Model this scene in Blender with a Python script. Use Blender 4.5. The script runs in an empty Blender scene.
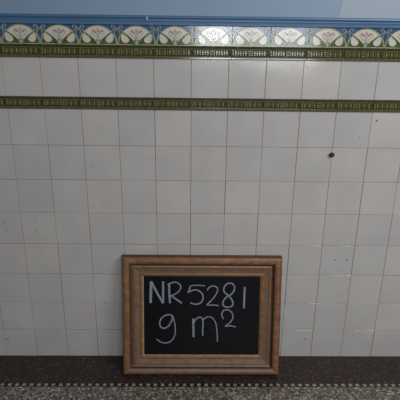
import bpy, bmesh, math, random
from mathutils import Vector, Matrix
from mathutils.geometry import tessellate_polygon
random.seed(11)
S = bpy.context.scene
COL = S.collection
T = 0.15

# ---------------------------------------------------------------- materials
def srgb(r, g, b):
    f = lambda c: (c/255/12.92) if c/255 <= .04045 else ((c/255+.055)/1.055)**2.4
    return (f(r), f(g), f(b), 1)

class NT:
    def __init__(s, name):
        s.m = bpy.data.materials.new(name); s.m.use_nodes = True
        s.t = s.m.node_tree; s.b = s.t.nodes['Principled BSDF']
    def n(s, typ, **kw):
        nd = s.t.nodes.new(typ)
        for k, v in kw.items():
            if k in nd.inputs: nd.inputs[k].default_value = v
            else: setattr(nd, k, v)
        return nd
    def l(s, a, b): s.t.links.new(a, b)
    def coord(s, scale=None):
        c = s.n('ShaderNodeTexCoord')
        if not scale: return c.outputs['Object']
        mp = s.n('ShaderNodeMapping'); mp.inputs['Scale'].default_value = scale
        s.l(c.outputs['Object'], mp.inputs['Vector']); return mp.outputs[0]
    def noise(s, scale, detail=3, vec=None, rough=.5):
        nd = s.n('ShaderNodeTexNoise'); nd.inputs['Scale'].default_value = scale
        nd.inputs['Detail'].default_value = detail; nd.inputs['Roughness'].default_value = rough
        s.l(vec or s.coord(), nd.inputs['Vector']); return nd.outputs['Fac']
    def ramp(s, fac, stops, const=False):
        r = s.n('ShaderNodeValToRGB')
        if const: r.color_ramp.interpolation = 'CONSTANT'
        e = r.color_ramp.elements
        e[0].position, e[0].color = stops[0]
        e[1].position, e[1].color = stops[-1]
        for p, c in stops[1:-1]:
            x = e.new(p); x.color = c
        s.l(fac, r.inputs[0]); return r.outputs[0]
    def mix(s, fac, a, b, mode='MIX'):
        x = s.n('ShaderNodeMix', data_type='RGBA', blend_type=mode)
        for sock, v in ((x.inputs[0], fac), (x.inputs[6], a), (x.inputs[7], b)):
            if hasattr(v, 'links'): s.l(v, sock)
            else: sock.default_value = v
        return x.outputs[2]
    def bump(s, h, strength=.3, dist=.001):
        b = s.n('ShaderNodeBump'); b.inputs['Strength'].default_value = strength
        b.inputs['Distance'].default_value = dist
        s.l(h, b.inputs['Height']); s.l(b.outputs[0], s.b.inputs['Normal'])
    def base(s, c):
        if hasattr(c, 'links'): s.l(c, s.b.inputs['Base Color'])
        else: s.b.inputs['Base Color'].default_value = c
    def rough(s, r):
        if hasattr(r, 'links'): s.l(r, s.b.inputs['Roughness'])
        else: s.b.inputs['Roughness'].default_value = r

def glazed(name, col, col2=None, rough=.16, nscale=30, bs=.08, bd=.0005, bscale=24, ior=1.5):
    m = NT(name); col2 = col2 or col
    m.base(m.mix(m.ramp(m.noise(nscale, 4), [(.35, (0,0,0,1)), (.65, (1,1,1,1))]), col, col2))
    m.rough(rough); m.b.inputs['IOR'].default_value = ior
    m.bump(m.noise(bscale, 2), bs, bd)
    return m.m

def tile_mat():
    m = NT('white_glazed_tile')
    at = m.n('ShaderNodeAttribute', attribute_name='tone')
    warm = m.ramp(at.outputs['Fac'], [(0, srgb(174,173,172)), (.5, srgb(178,175,172)), (1, srgb(182,178,174))])
    blot = m.ramp(m.noise(7, 5), [(.3, (.90,.90,.91,1)), (.7, (1,1,1,1))])
    c = m.mix(1.0, warm, blot, 'MULTIPLY')
    spk = m.n('ShaderNodeTexVoronoi'); spk.inputs['Scale'].default_value = 16
    m.l(m.coord(), spk.inputs['Vector'])
    c = m.mix(m.ramp(spk.outputs['Distance'], [(.0, (.5,.5,.5,1)), (.05, (0,0,0,1))]), c, srgb(120,110,105))
    m.base(c); m.rough(.13)
    m.bump(m.noise(14, 3), .35, .0012)
    return m.m

def terrazzo(name, cols, scale, matrix, thr=.12, rough=.55):
    m = NT(name); v = m.n('ShaderNodeTexVoronoi'); v.inputs['Scale'].default_value = scale
    m.l(m.coord(), v.inputs['Vector'])
    sep = m.n('ShaderNodeSeparateColor'); m.l(v.outputs['Color'], sep.inputs[0])
    n = len(cols)
    c = m.ramp(sep.outputs[0], [(i/n, cols[i]) for i in range(n)], True)
    e = m.n('ShaderNodeTexVoronoi', feature='DISTANCE_TO_EDGE'); e.inputs['Scale'].default_value = scale
    m.l(m.coord(), e.inputs['Vector'])
    c = m.mix(m.ramp(e.outputs['Distance'], [(thr*.6, (1,1,1,1)), (thr, (0,0,0,1))]), c, matrix)
    big = m.ramp(m.noise(5, 4), [(.35, (.8,.78,.77,1)), (.65, (1,1,1,1))])
    m.base(m.mix(1.0, c, big, 'MULTIPLY')); m.rough(rough)
    m.bump(m.noise(200, 2), .2, .0005)
    return m.m

def painted(name, col, col2, rough=.5):
    m = NT(name); m.base(m.mix(m.ramp(m.noise(4, 5), [(.35,(0,0,0,1)),(.7,(1,1,1,1))]), col, col2)); m.rough(rough)
    m.bump(m.noise(60, 4), .25, .001); return m.m

def frame_wood(name, a, b, dirt, dirt_amt=.45, rough=.42):
    m = NT(name)
    s1 = m.noise(1, 6, m.coord((25, 60, 60)), .65)
    c = m.mix(m.ramp(s1, [(.35,(0,0,0,1)),(.65,(1,1,1,1))]), a, b)
    d = m.ramp(m.noise(38, 6, rough=.7), [(.5-dirt_amt*.25,(0,0,0,1)),(.72,(1,1,1,1))])
    c = m.mix(d, c, dirt)
    m.base(c); m.rough(rough); m.b.inputs['Metallic'].default_value = .15
    m.bump(m.noise(120, 5), .4, .0008); return m.m

M = {}
M['tile'] = tile_mat()
M['grout'] = painted('grout', srgb(108,98,92), srgb(132,120,113), .9)
M['olive_dark'] = glazed('olive_glaze_pooled', srgb(50,50,26), srgb(66,64,34), .14, 60)
M['olive'] = glazed('olive_glaze', srgb(88,86,52), srgb(72,72,42), .13, 90)
M['olive_pale'] = glazed('olive_glaze_thin', srgb(124,120,92), srgb(98,94,66), .13, 120)
M['f_blue'] = glazed('cobalt_glaze', srgb(50,74,112), srgb(64,90,128), .13, 60)
M['f_cream'] = glazed('cream_glaze', srgb(182,176,164), srgb(192,186,176), .12, 40)
M['f_green'] = glazed('leaf_green_glaze', srgb(50,66,34), srgb(76,88,52), .13, 60)
M['f_line'] = glazed('pale_tubeline_glaze', srgb(160,164,136), srgb(134,146,112), .15, 60)
M['f_pink'] = glazed('mauve_glaze', srgb(158,130,128), srgb(144,122,128), .13, 60)
M['f_lilac'] = glazed('lilac_glaze', srgb(162,160,162), srgb(150,148,154), .13, 60)
M['rail'] = painted('blue_gloss_paint', srgb(66,102,138), srgb(60,95,130), .4)
M['upper'] = painted('pale_blue_wall_paint', srgb(112,132,158), srgb(117,137,162), .55)
M['upper_pale'] = painted('grey_white_wall', srgb(130,145,158), srgb(135,149,162), .55)
M['strip'] = terrazzo('dark_terrazzo', [srgb(46,35,34), srgb(62,44,40), srgb(36,30,29), srgb(80,57,50), srgb(50,38,35), srgb(40,34,31), srgb(108,86,76), srgb(44,33,31)], 150, srgb(34,28,27))
M['terrazzo'] = terrazzo('grey_terrazzo', [srgb(128,120,110), srgb(176,168,156), srgb(84,78,72), srgb(140,128,118), srgb(44,40,38), srgb(200,192,182), srgb(124,98,92), srgb(60,54,50), srgb(150,142,130)], 120, srgb(104,98,90))
M['tess_white'] = glazed('white_tessera', srgb(160,160,156), srgb(120,120,118), .35, 60)
M['tess_black'] = glazed('black_tessera', srgb(26,26,30), srgb(36,34,36), .35, 60)
M['wood'] = frame_wood('aged_gilt_wood', srgb(150,104,64), srgb(112,76,48), srgb(96,72,56))
M['wood_dark'] = frame_wood('dark_wood_and_shade', srgb(84,60,42), srgb(60,44,34), srgb(58,46,40), .3, .55)  # dark wood of the back; in the frame's cove it paints in shade
M['gold'] = frame_wood('gilt_edge', srgb(170,124,76), srgb(140,100,62), srgb(120,86,56), .1, .34)
M['worn'] = frame_wood('dusty_gilt', srgb(116,85,60), srgb(92,68,50), srgb(118,100,84), .5, .5)
M['pale_edge'] = frame_wood('painted_gloss_edge', srgb(170,166,160), srgb(150,140,128), srgb(140,120,96), .2, .4)  # gloss on the bevel beside the slate, painted in as a pale colour
M['slate'] = glazed('black_slate', srgb(6,6,10), srgb(11,11,16), .28, 12, .2, .0006, 90, 1.32)
M['nail'] = glazed('rusted_dark_metal', srgb(26,22,22), srgb(44,34,30), .5, 200)
M['stain'] = glazed('dirt_spot', srgb(112,100,94), srgb(96,86,82), .7, 90)
M['chip'] = painted('bare_white_primer', srgb(190,200,210), srgb(170,184,200), .6)
def chalk_mat():
    m = NT('chalk'); m.base(srgb(140,150,168)); m.rough(.95)
    a = m.ramp(m.noise(260, 3, rough=.75), [(.30, (.30,.30,.30,1)), (.62, (.95,.95,.95,1))])
    m.l(a, m.b.inputs['Alpha']); return m.m
M['chalk'] = chalk_mat()

# ---------------------------------------------------------------- mesh helpers
class MB:
    def __init__(s): s.v=[]; s.f=[]; s.mi=[]; s.mats=[]; s.tone=[]
    def mat(s, m):
        if m not in s.mats: s.mats.append(m)
        return s.mats.index(m)
    def add(s, vs, fs, m, tone=.5):
        o=len(s.v); i=s.mat(m); s.v += [tuple(v) for v in vs]
        for f in fs: s.f.append([o+k for k in f]); s.mi.append(i); s.tone.append(tone)
    def box(s, x0,x1,y0,y1,z0,z1, m, bev=0.0, tone=.5, jit=0.0):
        """axis box; the face at y0 (towards the viewer) gets a small chamfer"""
        j = lambda: random.uniform(-jit, jit)
        if bev <= 0:
            vs=[(x0,y0,z0),(x1,y0,z0),(x1,y1,z0),(x0,y1,z0),(x0,y0,z1),(x1,y0,z1),(x1,y1,z1),(x0,y1,z1)]
            s.add(vs,[(0,1,5,4),(1,2,6,5),(2,3,7,6),(3,0,4,7),(4,5,6,7),(3,2,1,0)],m,tone); return
        b=bev; yb=y0+b
        js=[j() for _ in range(4)]
        vs=[(x0+b,y0+js[0],z0+b),(x1-b,y0+js[1],z0+b),(x1-b,y0+js[2],z1-b),(x0+b,y0+js[3],z1-b),
            (x0,yb,z0),(x1,yb,z0),(x1,yb,z1),(x0,yb,z1),
            (x0,y1,z0),(x1,y1,z0),(x1,y1,z1),(x0,y1,z1)]
        s.add(vs,[(0,1,2,3),(4,5,1,0),(5,6,2,1),(6,7,3,2),(7,4,0,3),(8,9,5,4),(9,10,6,5),(10,11,7,6),(11,8,4,7),(11,10,9,8)],m,tone)
    def tilt_box(s, x0,x1,yb_,yt_,y1,z0,z1, m):
        vs=[(x0,yb_,z0),(x1,yb_,z0),(x1,y1,z0),(x0,y1,z0),(x0,yt_,z1),(x1,yt_,z1),(x1,y1,z1),(x0,y1,z1)]
        s.add(vs,[(0,1,5,4),(1,2,6,5),(2,3,7,6),(3,0,4,7),(4,5,6,7),(3,2,1,0)],m)
    def poly(s, pts, yf, yb, m, org=(0,0), sc=1):
        """polygon in the x-z plane, front at y=yf, back at y=yb"""
        P=[(org[0]+p[0]*sc, org[1]+p[1]*sc) for p in pts]
        a=sum(P[i][0]*P[(i+1)%len(P)][1]-P[(i+1)%len(P)][0]*P[i][1] for i in range(len(P)))
        if a<0: P=P[::-1]
        n=len(P); tri=tessellate_polygon([[Vector((x,z,0)) for x,z in P]])
        vs=[(x,yf,z) for x,z in P]+[(x,yb,z) for x,z in P]
        fs=[]
        for t in tri:
            A,B,C_=[P[k] for k in t]
            if (B[0]-A[0])*(C_[1]-A[1])-(C_[0]-A[0])*(B[1]-A[1])<0: t=(t[0],t[2],t[1])
            fs.append(tuple(t))
        fs += [(i, i+n, (i+1)%n+n, (i+1)%n) for i in range(n)]
        s.add(vs,fs,m)
    def line(s, pts, w, yf, yb, m, org=(0,0), sc=1):
        """rounded raised line (ridge section) along pts"""
        P=[Vector((org[0]+p[0]*sc, org[1]+p[1]*sc)) for p in pts]; n=len(P); vs=[]; fs=[]
        for i,p in enumerate(P):
            d=(P[min(i+1,n-1)]-P[max(i-1,0)]).normalized(); q=Vector((-d.y,d.x))
            for k,yy in ((-1,yb),(-.55,yf),(.55,yf),(1,yb)):
                c=p+q*(w/2*k); vs.append((c.x,yy,c.y))
        for i in range(n-1):
            for k in range(3):
                a=i*4+k; fs.append((a,a+1,a+5,a+4))
        fs += [(0,1,2,3),((n-1)*4+3,(n-1)*4+2,(n-1)*4+1,(n-1)*4)]
        s.add(vs,fs,m)
    def build(s, name, parent=None, smooth=False):
        me=bpy.data.meshes.new(name); me.from_pydata(s.v,[],s.f)
        for m in s.mats: me.materials.append(m)
        me.polygons.foreach_set('material_index', s.mi)
        at=me.attributes.new('tone','FLOAT','FACE'); at.data.foreach_set('value', s.tone)
        bm=bmesh.new(); bm.from_mesh(me); bmesh.ops.recalc_face_normals(bm, faces=bm.faces)
        bm.to_mesh(me); bm.free()
        if smooth: me.polygons.foreach_set('use_smooth',[True]*len(me.polygons))
        o=bpy.data.objects.new(name, me); COL.objects.link(o); o.parent=parent
        return o

def smooth_path(P, n=8):
    """Catmull-Rom through P"""
    if len(P)<3:
        return [tuple(P[0][k]+(P[1][k]-P[0][k])*i/n for k in (0,1)) for i in range(n+1)]
    Q=[P[0]]+list(P)+[P[-1]]; out=[]
    for i in range(1,len(Q)-2):
        for j in range(n):
            t=j/n; r=[]
            for k in (0,1):
                a,b,c,d=Q[i-1][k],Q[i][k],Q[i+1][k],Q[i+2][k]
                r.append(.5*(2*b+(c-a)*t+(2*a-5*b+4*c-d)*t*t+(3*b-a-3*c+d)*t**3))
            out.append(tuple(r))
    out.append(tuple(P[-1])); return out

def struct(o): o['kind']='structure'; return o

# ---------------------------------------------------------------- the wall
C0, C1 = -15, 16            # tile columns either side
X0, X1 = C0*T, C1*T
ZA, ZB, ZC, ZD, ZE = 8*T+.0012, 8*T+.049, 9*T+.0505, 9*T+.0985, 9*T+.0985+.075
ZTOP = 2.35
GY = .0016                  # grout bed lies behind the tile faces

w = MB()
w.box(X0, X1, GY, .25, 0, ZE, M['grout'])
w.box(X0, X1, -.001, .25, ZE, ZTOP, M['upper'])
wall = struct(w.build('wall_back'))

pp = MB()   # paler area of the upper wall with a hard vertical edge
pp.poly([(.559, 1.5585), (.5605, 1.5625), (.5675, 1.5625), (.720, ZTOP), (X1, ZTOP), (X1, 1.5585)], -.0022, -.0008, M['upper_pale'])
pp.build('paler_wall_area', wall)

t = MB(); g = .0009
rows = [(k*T, (k+1)*T) for k in range(8)] + [(ZB, ZC)]
for (a, b) in rows:
    for c in range(C0, C1):
        tone = min(1, max(0, random.gauss(.5, .28)))
        dx = random.uniform(-.0006, .0006); dz = random.uniform(-.0005, .0005)
        t.box(c*T+g+dx, (c+1)*T-g+dx, 0, .008, a+g*.8+dz, b-g*.8+dz, M['tile'], .0009, tone, .00035)
tiles = t.build('tiling', wall)

# stains and small drilled spots on the tiles
st = MB()
def disc(mb, x, z, r, y, m, n=10, yb=0):
    mb.poly([(x+r*math.cos(2*math.pi*i/n)*random.uniform(.8,1.1), z+r*math.sin(2*math.pi*i/n)*random.uniform(.8,1.1)) for i in range(n)], y, yb, m)
for x, z, r in [(-0.823, 0.699, 0.004), (-0.818, 0.666, 0.004), (-0.69, 0.703, 0.004), (-0.689, 0.667, 0.004), (-0.402, 0.3, 0.005), (-0.884, 0.096, 0.006), (0.773, 1.166, 0.006), (0.707, 1.097, 0.003), (-0.011, 0.652, 0.004), (-0.002, 0.808, 0.0035), (0.666, 0.528, 0.005), (0.722, 0.528, 0.006), (0.564, 0.101, 0.006), (0.077, 1.027, 0.003), (0.109, 1.095, 0.003), (-0.191, 1.105, 0.003), (0.082, 0.762, 0.003), (0.439, 0.214, 0.004), (-0.421, 0.958, 0.003)]:
    disc(st, x, z, r*.75, -.0004, M['stain'])
st.build('dirt_spots', wall)

# ---- olive moulded dado bands (two)
def olive_band(name, z0, z1, shift):
    b = MB(); h = z1-z0
    for c in range(C0, C1):
        x = c*T+shift
        b.tilt_box(x+.0006, x+T-.0006, -.0002, -.0030, .008, z0+.0006, z1-.0006, M['olive_dark'])
        # long fillets top and bottom
        b.tilt_box(x+.0006, x+T-.0006, -.0048, -.0066, 0, z0+h*.85, z1-.0006, M['olive_dark'])
        b.tilt_box(x+.0006, x+T-.0006, -.0030, -.0036, 0, z0+h*.77, z0+h*.81, M['olive_pale'])
        b.tilt_box(x+.0006, x+T-.0006, -.0046, -.0050, 0, z0+h*.15, z0+h*.19, M['olive_pale'])
        b.tilt_box(x+.0006, x+T-.0006, -.0067 if shift else -.0062, -.0062, 0, z0+.0008, z0+h*.125, M['olive'])
        for cx in (x, x+T/2):
            # ladder motif
            if cx > x or True:
                lo = max(cx-.0085, x+.0006) if cx == x else cx-.0085
                b.box(lo, cx-.0055 if cx > x else x+.002, -.0048, 0, z0+h*.27, z0+h*.73, M['olive_pale'], .0007)
                b.box(cx+.0055, cx+.0085, -.0048, 0, z0+h*.27, z0+h*.73, M['olive_pale'], .0007)
                for q in (.33, .47, .61):
                    b.box(cx-.005 if cx > x else x+.0006, cx+.005, -.0044, 0, z0+h*q, z0+h*(q+.07), M['olive_pale'], .0006)
            # little upright blocks between the ladders, on a paler line
            b.box(cx+.0112, cx+T/2-.0112, -.0030, 0, z0+h*.47, z0+h*.53, M['olive'], .0004)
            for k in range(5):
                xx = cx+.0135+k*.0100
                b.box(xx, xx+.0058, -.0042, 0, z0+h*.30, z0+h*.70, M['olive_pale' if k in (0,2,4) else 'olive'], .0009)
    o = struct(b.build(name)); return o
olive_band('trim_1', ZA, ZB, 0)
olive_band('trim_2', ZC, ZD, .009)

# ---- art nouveau frieze
def mirror(P): return [(-x, z) for x, z in P]
def arc(cx, cz, rx, rz, a0, a1, n):
    return [(cx+rx*math.cos(math.radians(a0+(a1-a0)*i/n)), cz+rz*math.sin(math.radians(a0+(a1-a0)*i/n))) for i in range(n+1)]
fr = MB(); U = T/2
fan = arc(0, .04, .94, .90, 0, 180, 28)
drop = smooth_path([(-.75,.60),(-.80,.42),(-.78,.24),(-.66,.12),(-.50,.12),(-.39,.22),(-.42,.34),(-.56,.47),(-.75,.60)], 4)[:-1]
leaf_out = [(-.92,.05),(-.91,.25),(-.86,.44),(-.80,.60),(-.76,.68),(-.60,.58),(-.42,.46),(-.27,.34),(-.16,.20),(-.06,.05)]
stem = smooth_path([(-.06,.06),(-.14,.22),(-.34,.40),(-.56,.56),(-.78,.70),(-.93,.84),(-1.0,.97)], 5)
petals = [  # pale lily with mauve-edged petals
    ('f_lilac', smooth_path([(0,.34),(-.09,.50),(0,.74),(.09,.50),(0,.34)],3)[:-1]),
    ('f_pink', smooth_path([(-.10,.62),(-.20,.60),(-.28,.72),(-.20,.74),(-.10,.62)],3)[:-1]),
    ('f_pink', smooth_path([(.10,.62),(.20,.60),(.28,.72),(.20,.74),(.10,.62)],3)[:-1])]
FX = .011   # the frieze joints do not quite line up with the tiles below
for c in range(C0, C1):
    ox, oz = c*T+U+FX, ZD+.0008
    o_ = (ox, oz)
    fr.box(c*T+.0006+FX, (c+1)*T-.0006+FX, -.001, .008, ZD+.0006, ZE, M['f_blue'], .0008)
    fr.poly(fan, -.0018, -.0008, M['f_cream'], o_, U)
    fr.line([(0,.03),(0,.20),(0,.36)], .0050, -.0036, -.0016, M['f_line'], o_, U)
    for mk in (lambda P: P, mirror):
        fr.poly(mk(leaf_out), -.0024, -.0016, M['f_green'], o_, U)
        fr.poly(mk(drop), -.0032, -.0016, M['f_cream'], o_, U)
        fr.line(mk(drop+[drop[0]]), .0030, -.0040, -.0016, M['f_line'], o_, U)
        fr.line(mk(stem[:-5]), .0036, -.0042, -.0016, M['f_line'], o_, U)
        # half diamond and curls at the joint
        fr.poly(mk([(-.99,.33),(-.87,.52),(-.99,.72)]), -.0016, -.0008, M['f_blue'], o_, U)
        fr.line(mk(smooth_path([(-.985,.03),(-.97,.20),(-.91,.38),(-.85,.54),(-.90,.68),(-.985,.78)],4)), .0034, -.0036, -.0008, M['f_line'], o_, U)
        fr.line(mk(smooth_path([(-.985,.78),(-.90,.84),(-.84,.94),(-.76,.97),(-.72,.88),(-.78,.82)],4)), .0036, -.0036, -.0008, M['f_line'], o_, U)
        fr.poly(mk([(-.985,.03),(-.90,.03),(-.90,.22),(-.985,.26)]), -.0014, -.0008, M['f_green'], o_, U)
        # green leaf tufts at the foot of the flower
        fr.poly(mk([(-.05,.03),(-.30,.03),(-.20,.13),(-.10,.26),(-.05,.30)]), -.0022, -.0016, M['f_green'], o_, U)
        fr.line(mk(smooth_path([(-.02,.32),(-.18,.44),(-.34,.62),(-.24,.70),(-.12,.56),(-.10,.66),(0,.80)],3)), .0022, -.0034, -.0016, M['f_pink'], o_, U)
    for mm, P in petals: fr.poly(P, -.0026, -.0016, M[mm], o_, U)
    fr.line(fan, .0036, -.0040, -.0008, M['f_line'], o_, U)
    fr.line([(-.99,.02),(0,.02),(.99,.02)], .0034, -.0036, -.0008, M['f_line'], o_, U)
struct(fr.build('trim_3'))

# ---- blue painted dado rail (profile in y,z swept along x)
prof = [(0,ZE-.001),(-.006,ZE-.001),(-.009,ZE+.001),(-.0095,ZE+.006),(-.0105,ZE+.012),(-.0125,ZE+.016),(-.0125,ZE+.0185),
        (-.0105,ZE+.0195),(-.0105,ZE+.0215),(-.015,ZE+.0225),(-.0180,ZE+.0265),(-.0170,ZE+.031),(-.013,ZE+.0345),(0,ZE+.0352)]
r = MB(); vs = [(X0,y,z) for y,z in prof]+[(X1,y,z) for y,z in prof]; n=len(prof)
r.add(vs, [(i,i+1,i+1+n,i+n) for i in range(n-1)]+[tuple(range(n)),tuple(range(2*n-1,n-1,-1))], M['rail'])
rail = struct(r.build('trim_4'))
ch = MB(); ch.box(-.172,-.168,-.0186,-.0105,ZE+.0165,ZE+.0290, M['chip']); ch.build('paint_chip', rail)

# ---------------------------------------------------------------- the floor
YS = -.192; YT = -.2105; YF = -3.2
f = MB()
f.box(X0, X1, -.0, .25, -.12, 0, M['strip'])
f.box(X0, X1, YS, 0, -.12, 0, M['strip'])
f.box(X0, X1, YF, YT-.003, -.12, 0, M['terrazzo'])
f.box(X0, X1, YT-.003, YS, -.12, -.0008, M['tess_black'])
fl = struct(f.build('floor'))
ts = MB(); P = .01636; k = 0; x = X0+.003
x = -.054 - math.floor((-.054-X0)/(2*P))*2*P
while x < X1-P:
    ts.box(x-.0072+random.uniform(-.001,.001), x+.0072+random.uniform(-.001,.001), YT+.0035, YS-.001, -.001, .0002, M['tess_white'])
    x += 2*P
ts.build('white_tesserae', fl)

# ---------------------------------------------------------------- nail stub
nl = MB()
def cyl(mb, c, r0, r1, y0, y1, m, n=14):
    vs=[(c[0]+r*math.cos(2*math.pi*i/n), y, c[1]+r*math.sin(2*math.pi*i/n)) for r,y in ((r0,y0),(r1,y1)) for i in range(n)]
    mb.add(vs,[(i,(i+1)%n,(i+1)%n+n,i+n) for i in range(n)]+[tuple(range(n)),tuple(range(2*n-1,n-1,-1))],m)
cyl(nl,(.598,1.021),.0065,.0105,-.014,-.011,M['nail']); cyl(nl,(.598,1.021),.0105,.0105,-.011,-.006,M['nail']); cyl(nl,(.598,1.021),.0075,.0075,-.006,.004,M['nail'])
o = nl.build('wall_bolt'); o['label']='small dark round bolt stub sticking out of the white tiles, right of centre'; o['category']='bolt'

# ---------------------------------------------------------------- the framed blackboard
W, H, TH, YAW, TK = .7235, .5606, .1888, -.0008, .040
n_ = Vector((0,-math.cos(TH),math.sin(TH))); up = Vector((0,math.sin(TH),math.cos(TH)))
root = bpy.data.objects.new('framed_chalkboard', None); COL.objects.link(root)
# local frame: x right, y into the wall, z up the board; the back of the frame is y = 0
root.location = (.0541, -H*math.sin(TH)-.003, .0002)
root.rotation_euler = (-TH, 0, YAW)
root['label'] = 'black slate with chalk writing in an aged gilt wooden frame, leaning on the tiled wall'
root['category'] = 'chalkboard'
ws = {'l':.0962,'r':.0955,'b':.0885,'t':.0955}
FW = .0925
PR = [(0,0,'wood_dark'),(0,.028,'wood_dark'),(.002,.035,'wood_dark'),(.006,.0405,'wood'),(.013,.0435,'wood'),(.022,.0435,'wood'),(.030,.0405,'wood'),(.0335,.036,'wood'),
      (.0345,.031,'wood_dark'),(.038,.0265,'wood_dark'),(.044,.0240,'wood_dark'),(.049,.0250,'wood'),(.0515,.0290,'wood'),(.0545,.0285,'worn'),(.0575,.0260,'worn'),(.0640,.0240,'worn'),(.0700,.0230,'worn'),(.0715,.0220,'worn'),  # cove shade is put into the wood colour
      (.0770,.0215,'worn'),(.0800,.0235,'wood'),(.0825,.0240,'wood'),(.0850,.0235,'wood'),(.0905,.0178,'gold'),(.0925,.0160,'edge'),(.0925,.011,'edge')]
fm = MB()
def corner(k, s, h):
    a = s/FW
    x = (-W/2+ws['l']*a) if k in (0,3) else (W/2-ws['r']*a)
    z = ws['b']*a if k in (0,1) else H-ws['t']*a
    return (x, -h, z)
NS = 40
for side in range(4):
    a, b = side, (side+1)%4
    for i in range(len(PR)-1):
        s0,h0,_ = PR[i]; s1,h1,mm = PR[i+1]
        if side == 0 and mm in ('wood','wood_dark') and 2 < i: mm = 'worn' if mm == 'wood' or i > 8 else mm
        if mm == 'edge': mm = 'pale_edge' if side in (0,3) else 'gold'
        p=[Vector(corner(a,s0,h0)),Vector(corner(b,s0,h0)),Vector(corner(b,s1,h1)),Vector(corner(a,s1,h1))]
        fm.add(p,[(0,1,2,3)],M[mm])
# back faces
for side in range(4):
    a, b = side, (side+1)%4
    p=[corner(a,0,0),corner(b,0,0),corner(b,FW,0),corner(a,FW,0),corner(b,FW,.011),corner(a,FW,.011)]
    fm.add(p,[(0,3,2,1),(3,2,4,5)],M['wood_dark'])
bmf = fm.build('frame', root)
bm = bmesh.new(); bm.from_mesh(bmf.data); bmesh.ops.remove_doubles(bm, verts=bm.verts, dist=1e-5)
bmesh.ops.recalc_face_normals(bm, faces=bm.faces); bm.to_mesh(bmf.data); bm.free()
# carved ornament: small leaf-and-bead bosses round the inner flat
om = MB()
def boss(x, z, rx, rz, y, m):
    vs=[(x,y-.0022,z)]; nn=8
    for i in range(nn):
        a=2*math.pi*i/nn; vs.append((x+rx*.7*math.cos(a),y-.0015,z+rz*.7*math.sin(a)))
    for i in range(nn):
        a=2*math.pi*i/nn; vs.append((x+rx*math.cos(a),y+.001,z+rz*math.sin(a)))
    om.add(vs,[(0,1+i,1+(i+1)%nn) for i in range(nn)]+[(1+i,9+i,9+(i+1)%nn,1+(i+1)%nn) for i in range(nn)],m)
for side in range(4):
    A_=Vector(corner(side,.0605,.0240)); B_=Vector(corner((side+1)%4,.0605,.0240)); L=(B_-A_).length; N=int(L/.0098)
    for i in range(N):
        c=A_.lerp(B_,(i+.5)/N); hz = side in (0,2)
        boss(c.x,c.z,.0042 if hz else .0030,.0030 if hz else .0042,c.y,M['worn'])
    A_=Vector(corner(side,.0300,.0395)); B_=Vector(corner((side+1)%4,.0300,.0395)); N=int((B_-A_).length/.0125)
om.build('beaded_moulding', bmf, True)
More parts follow.
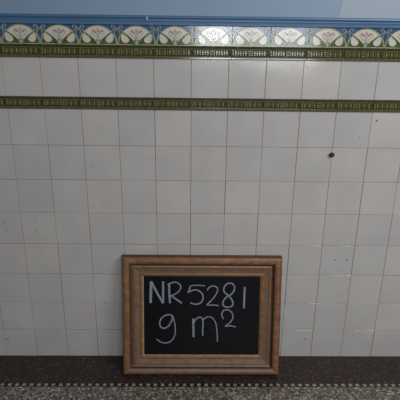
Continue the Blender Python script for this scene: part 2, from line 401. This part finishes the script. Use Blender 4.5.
# slate panel
sl = MB(); e=.004
sx0,sx1,sz0,sz1 = -W/2+ws['l']-e, W/2-ws['r']+e, ws['b']-e, H-ws['t']+e
sl.box(sx0+.0,sx1,-.0135,-.006,sz0,sz1,M['slate'])
slate = sl.build('slate', root); slate['label']='black writing slate'
bk = MB(); bk.box(sx0,sx1,-.006,-.002,sz0,sz1,M['wood_dark']); bk.build('backing_board', root)
STR = [('letter',.0072,[[(-0.2348,0.3373),(-0.2332,0.3871),(-0.2316,0.4387)],[(-0.2316,0.4387),(-0.2058,0.3873),(-0.1778,0.3361)],[(-0.1778,0.3361),(-0.1771,0.3874),(-0.1777,0.439)]],(12,9.5,9.5)),
('letter',.0072,[[(-0.1497,0.43),(-0.149,0.3826),(-0.1455,0.3363)],[(-0.1565,0.4243),(-0.1408,0.4321),(-0.1203,0.4358),(-0.1032,0.4274),(-0.0963,0.4119),(-0.1058,0.3934),(-0.1264,0.3777),(-0.1456,0.3705)],[(-0.1373,0.3705),(-0.1153,0.3535),(-0.0905,0.3365)]],(9,5.5,7.5)),
('digit',.006,[[(-0.0526,0.4192),(-0.0211,0.4221),(0.0132,0.4202)],[(-0.0526,0.4192),(-0.0572,0.4021),(-0.062,0.3879),(-0.0428,0.398),(-0.0209,0.3988),(-0.0015,0.3854),(0.0062,0.3655),(-0.0011,0.3426),(-0.0238,0.3318),(-0.0527,0.3381)]],(5,6)),
('digit',.006,[[(0.024,0.3983),(0.035,0.4137),(0.0535,0.4184),(0.0699,0.4108),(0.0709,0.3931),(0.0564,0.3661),(0.0373,0.3428),(0.024,0.3288),(0.0509,0.3289),(0.0779,0.3259)]],(5.5,)),
('digit',.006,[[(0.1357,0.4326),(0.1165,0.4302),(0.1019,0.4125),(0.1022,0.3925),(0.1174,0.3772),(0.1341,0.3602),(0.1434,0.3402),(0.1377,0.3231),(0.1169,0.3183),(0.0988,0.3276),(0.0999,0.3493),(0.1145,0.3679),(0.1367,0.3819),(0.1489,0.4019),(0.1471,0.4219),(0.1327,0.4341)]],(6.5,)),
('digit',.007,[[(0.1963,0.416),(0.1952,0.3652),(0.1948,0.314)]],(8.5,)),
('letter',.005,[[(-0.1331,0.2704),(-0.1427,0.2804),(-0.1648,0.2789),(-0.1855,0.263),(-0.1931,0.2413),(-0.1869,0.2211),(-0.1703,0.2161),(-0.151,0.2284),(-0.1385,0.2516),(-0.1337,0.2718)],[(-0.1338,0.2761),(-0.1261,0.2502),(-0.1212,0.2177),(-0.1232,0.185),(-0.137,0.1573),(-0.1614,0.1448),(-0.1871,0.1484),(-0.2079,0.1629)]],(6,4.8)),
('letter',.006,[[(-0.0391,0.2635),(-0.0374,0.2216),(-0.0363,0.1736)],[(-0.0375,0.2375),(-0.028,0.2578),(-0.0115,0.2694),(0.0024,0.2637),(0.0068,0.2399),(0.0057,0.2109),(0.0067,0.1818)],[(0.0047,0.2519),(0.018,0.2676),(0.0367,0.2724),(0.0548,0.2615),(0.0672,0.2349),(0.0722,0.1972),(0.0751,0.1514)]],(9,6,5)),
('digit',.005,[[(0.1013,0.2617),(0.0927,0.2819),(0.1014,0.3022),(0.1216,0.3054),(0.1398,0.2915),(0.1447,0.2697),(0.1331,0.2461),(0.1109,0.2272),(0.1349,0.2289),(0.1591,0.2235)]],(5.5,))]
for kind,_,strokes,wd in STR:
    cm = MB()
    for q,(P_,w_) in enumerate(zip(strokes,wd)):
        cm.line(smooth_path(P_,6), w_*.00115, -.0138-.00008*q, -.0134, M['chalk'])
    cm.build('chalk_'+kind, slate)

# ---------------------------------------------------------------- camera
cd = bpy.data.cameras.new('camera'); cam = bpy.data.objects.new('camera', cd); COL.objects.link(cam)
cd.sensor_width = 36; cd.sensor_height = 36; cd.sensor_fit='AUTO'; cd.lens = 434.78/400*36
cam.location = (0.0144, -1.81391781, 1.39780554)
cam.rotation_euler = (1.25904809, -0.01152982, -0.01113318)
S.camera = cam
cd.clip_start=.05

# ---------------------------------------------------------------- light
def area(name, loc, target, sx, sy, power, col):
    l = bpy.data.lights.new(name,'AREA'); l.shape='RECTANGLE'; l.size=sx; l.size_y=sy; l.energy=power; l.color=col
    o = bpy.data.objects.new(name,l); COL.objects.link(o); o.location=loc
    o.rotation_euler=(Vector(target)-Vector(loc)).to_track_quat('-Z','Y').to_euler(); return o
area('window_daylight', (.33,-4.6,2.03), (.33,0,2.03), .62, 1.04, 42, (.95,.98,1))
area('side_window_daylight', (1.25,-4.6,2.0), (1.25,0,2.0), .95, 1.3, 40, (.93,.97,1))
area('added_upper_right_light', (1.75,-1.9,2.55), (.6,0,.6), 1.2, 1.0, 44, (1,.97,.94))  # unseen lamp added high at right for the fall-off to the left
wd = bpy.data.worlds.new('world'); S.world = wd; wd.use_nodes=True
wd.node_tree.nodes['Background'].inputs[0].default_value=(.62,.66,.72,1)
wd.node_tree.nodes['Background'].inputs[1].default_value=.12
S.view_settings.view_transform='Standard'; S.view_settings.look='None'; S.view_settings.gamma=1
S.view_settings.use_curve_mapping=False; S.view_settings.exposure=-.04
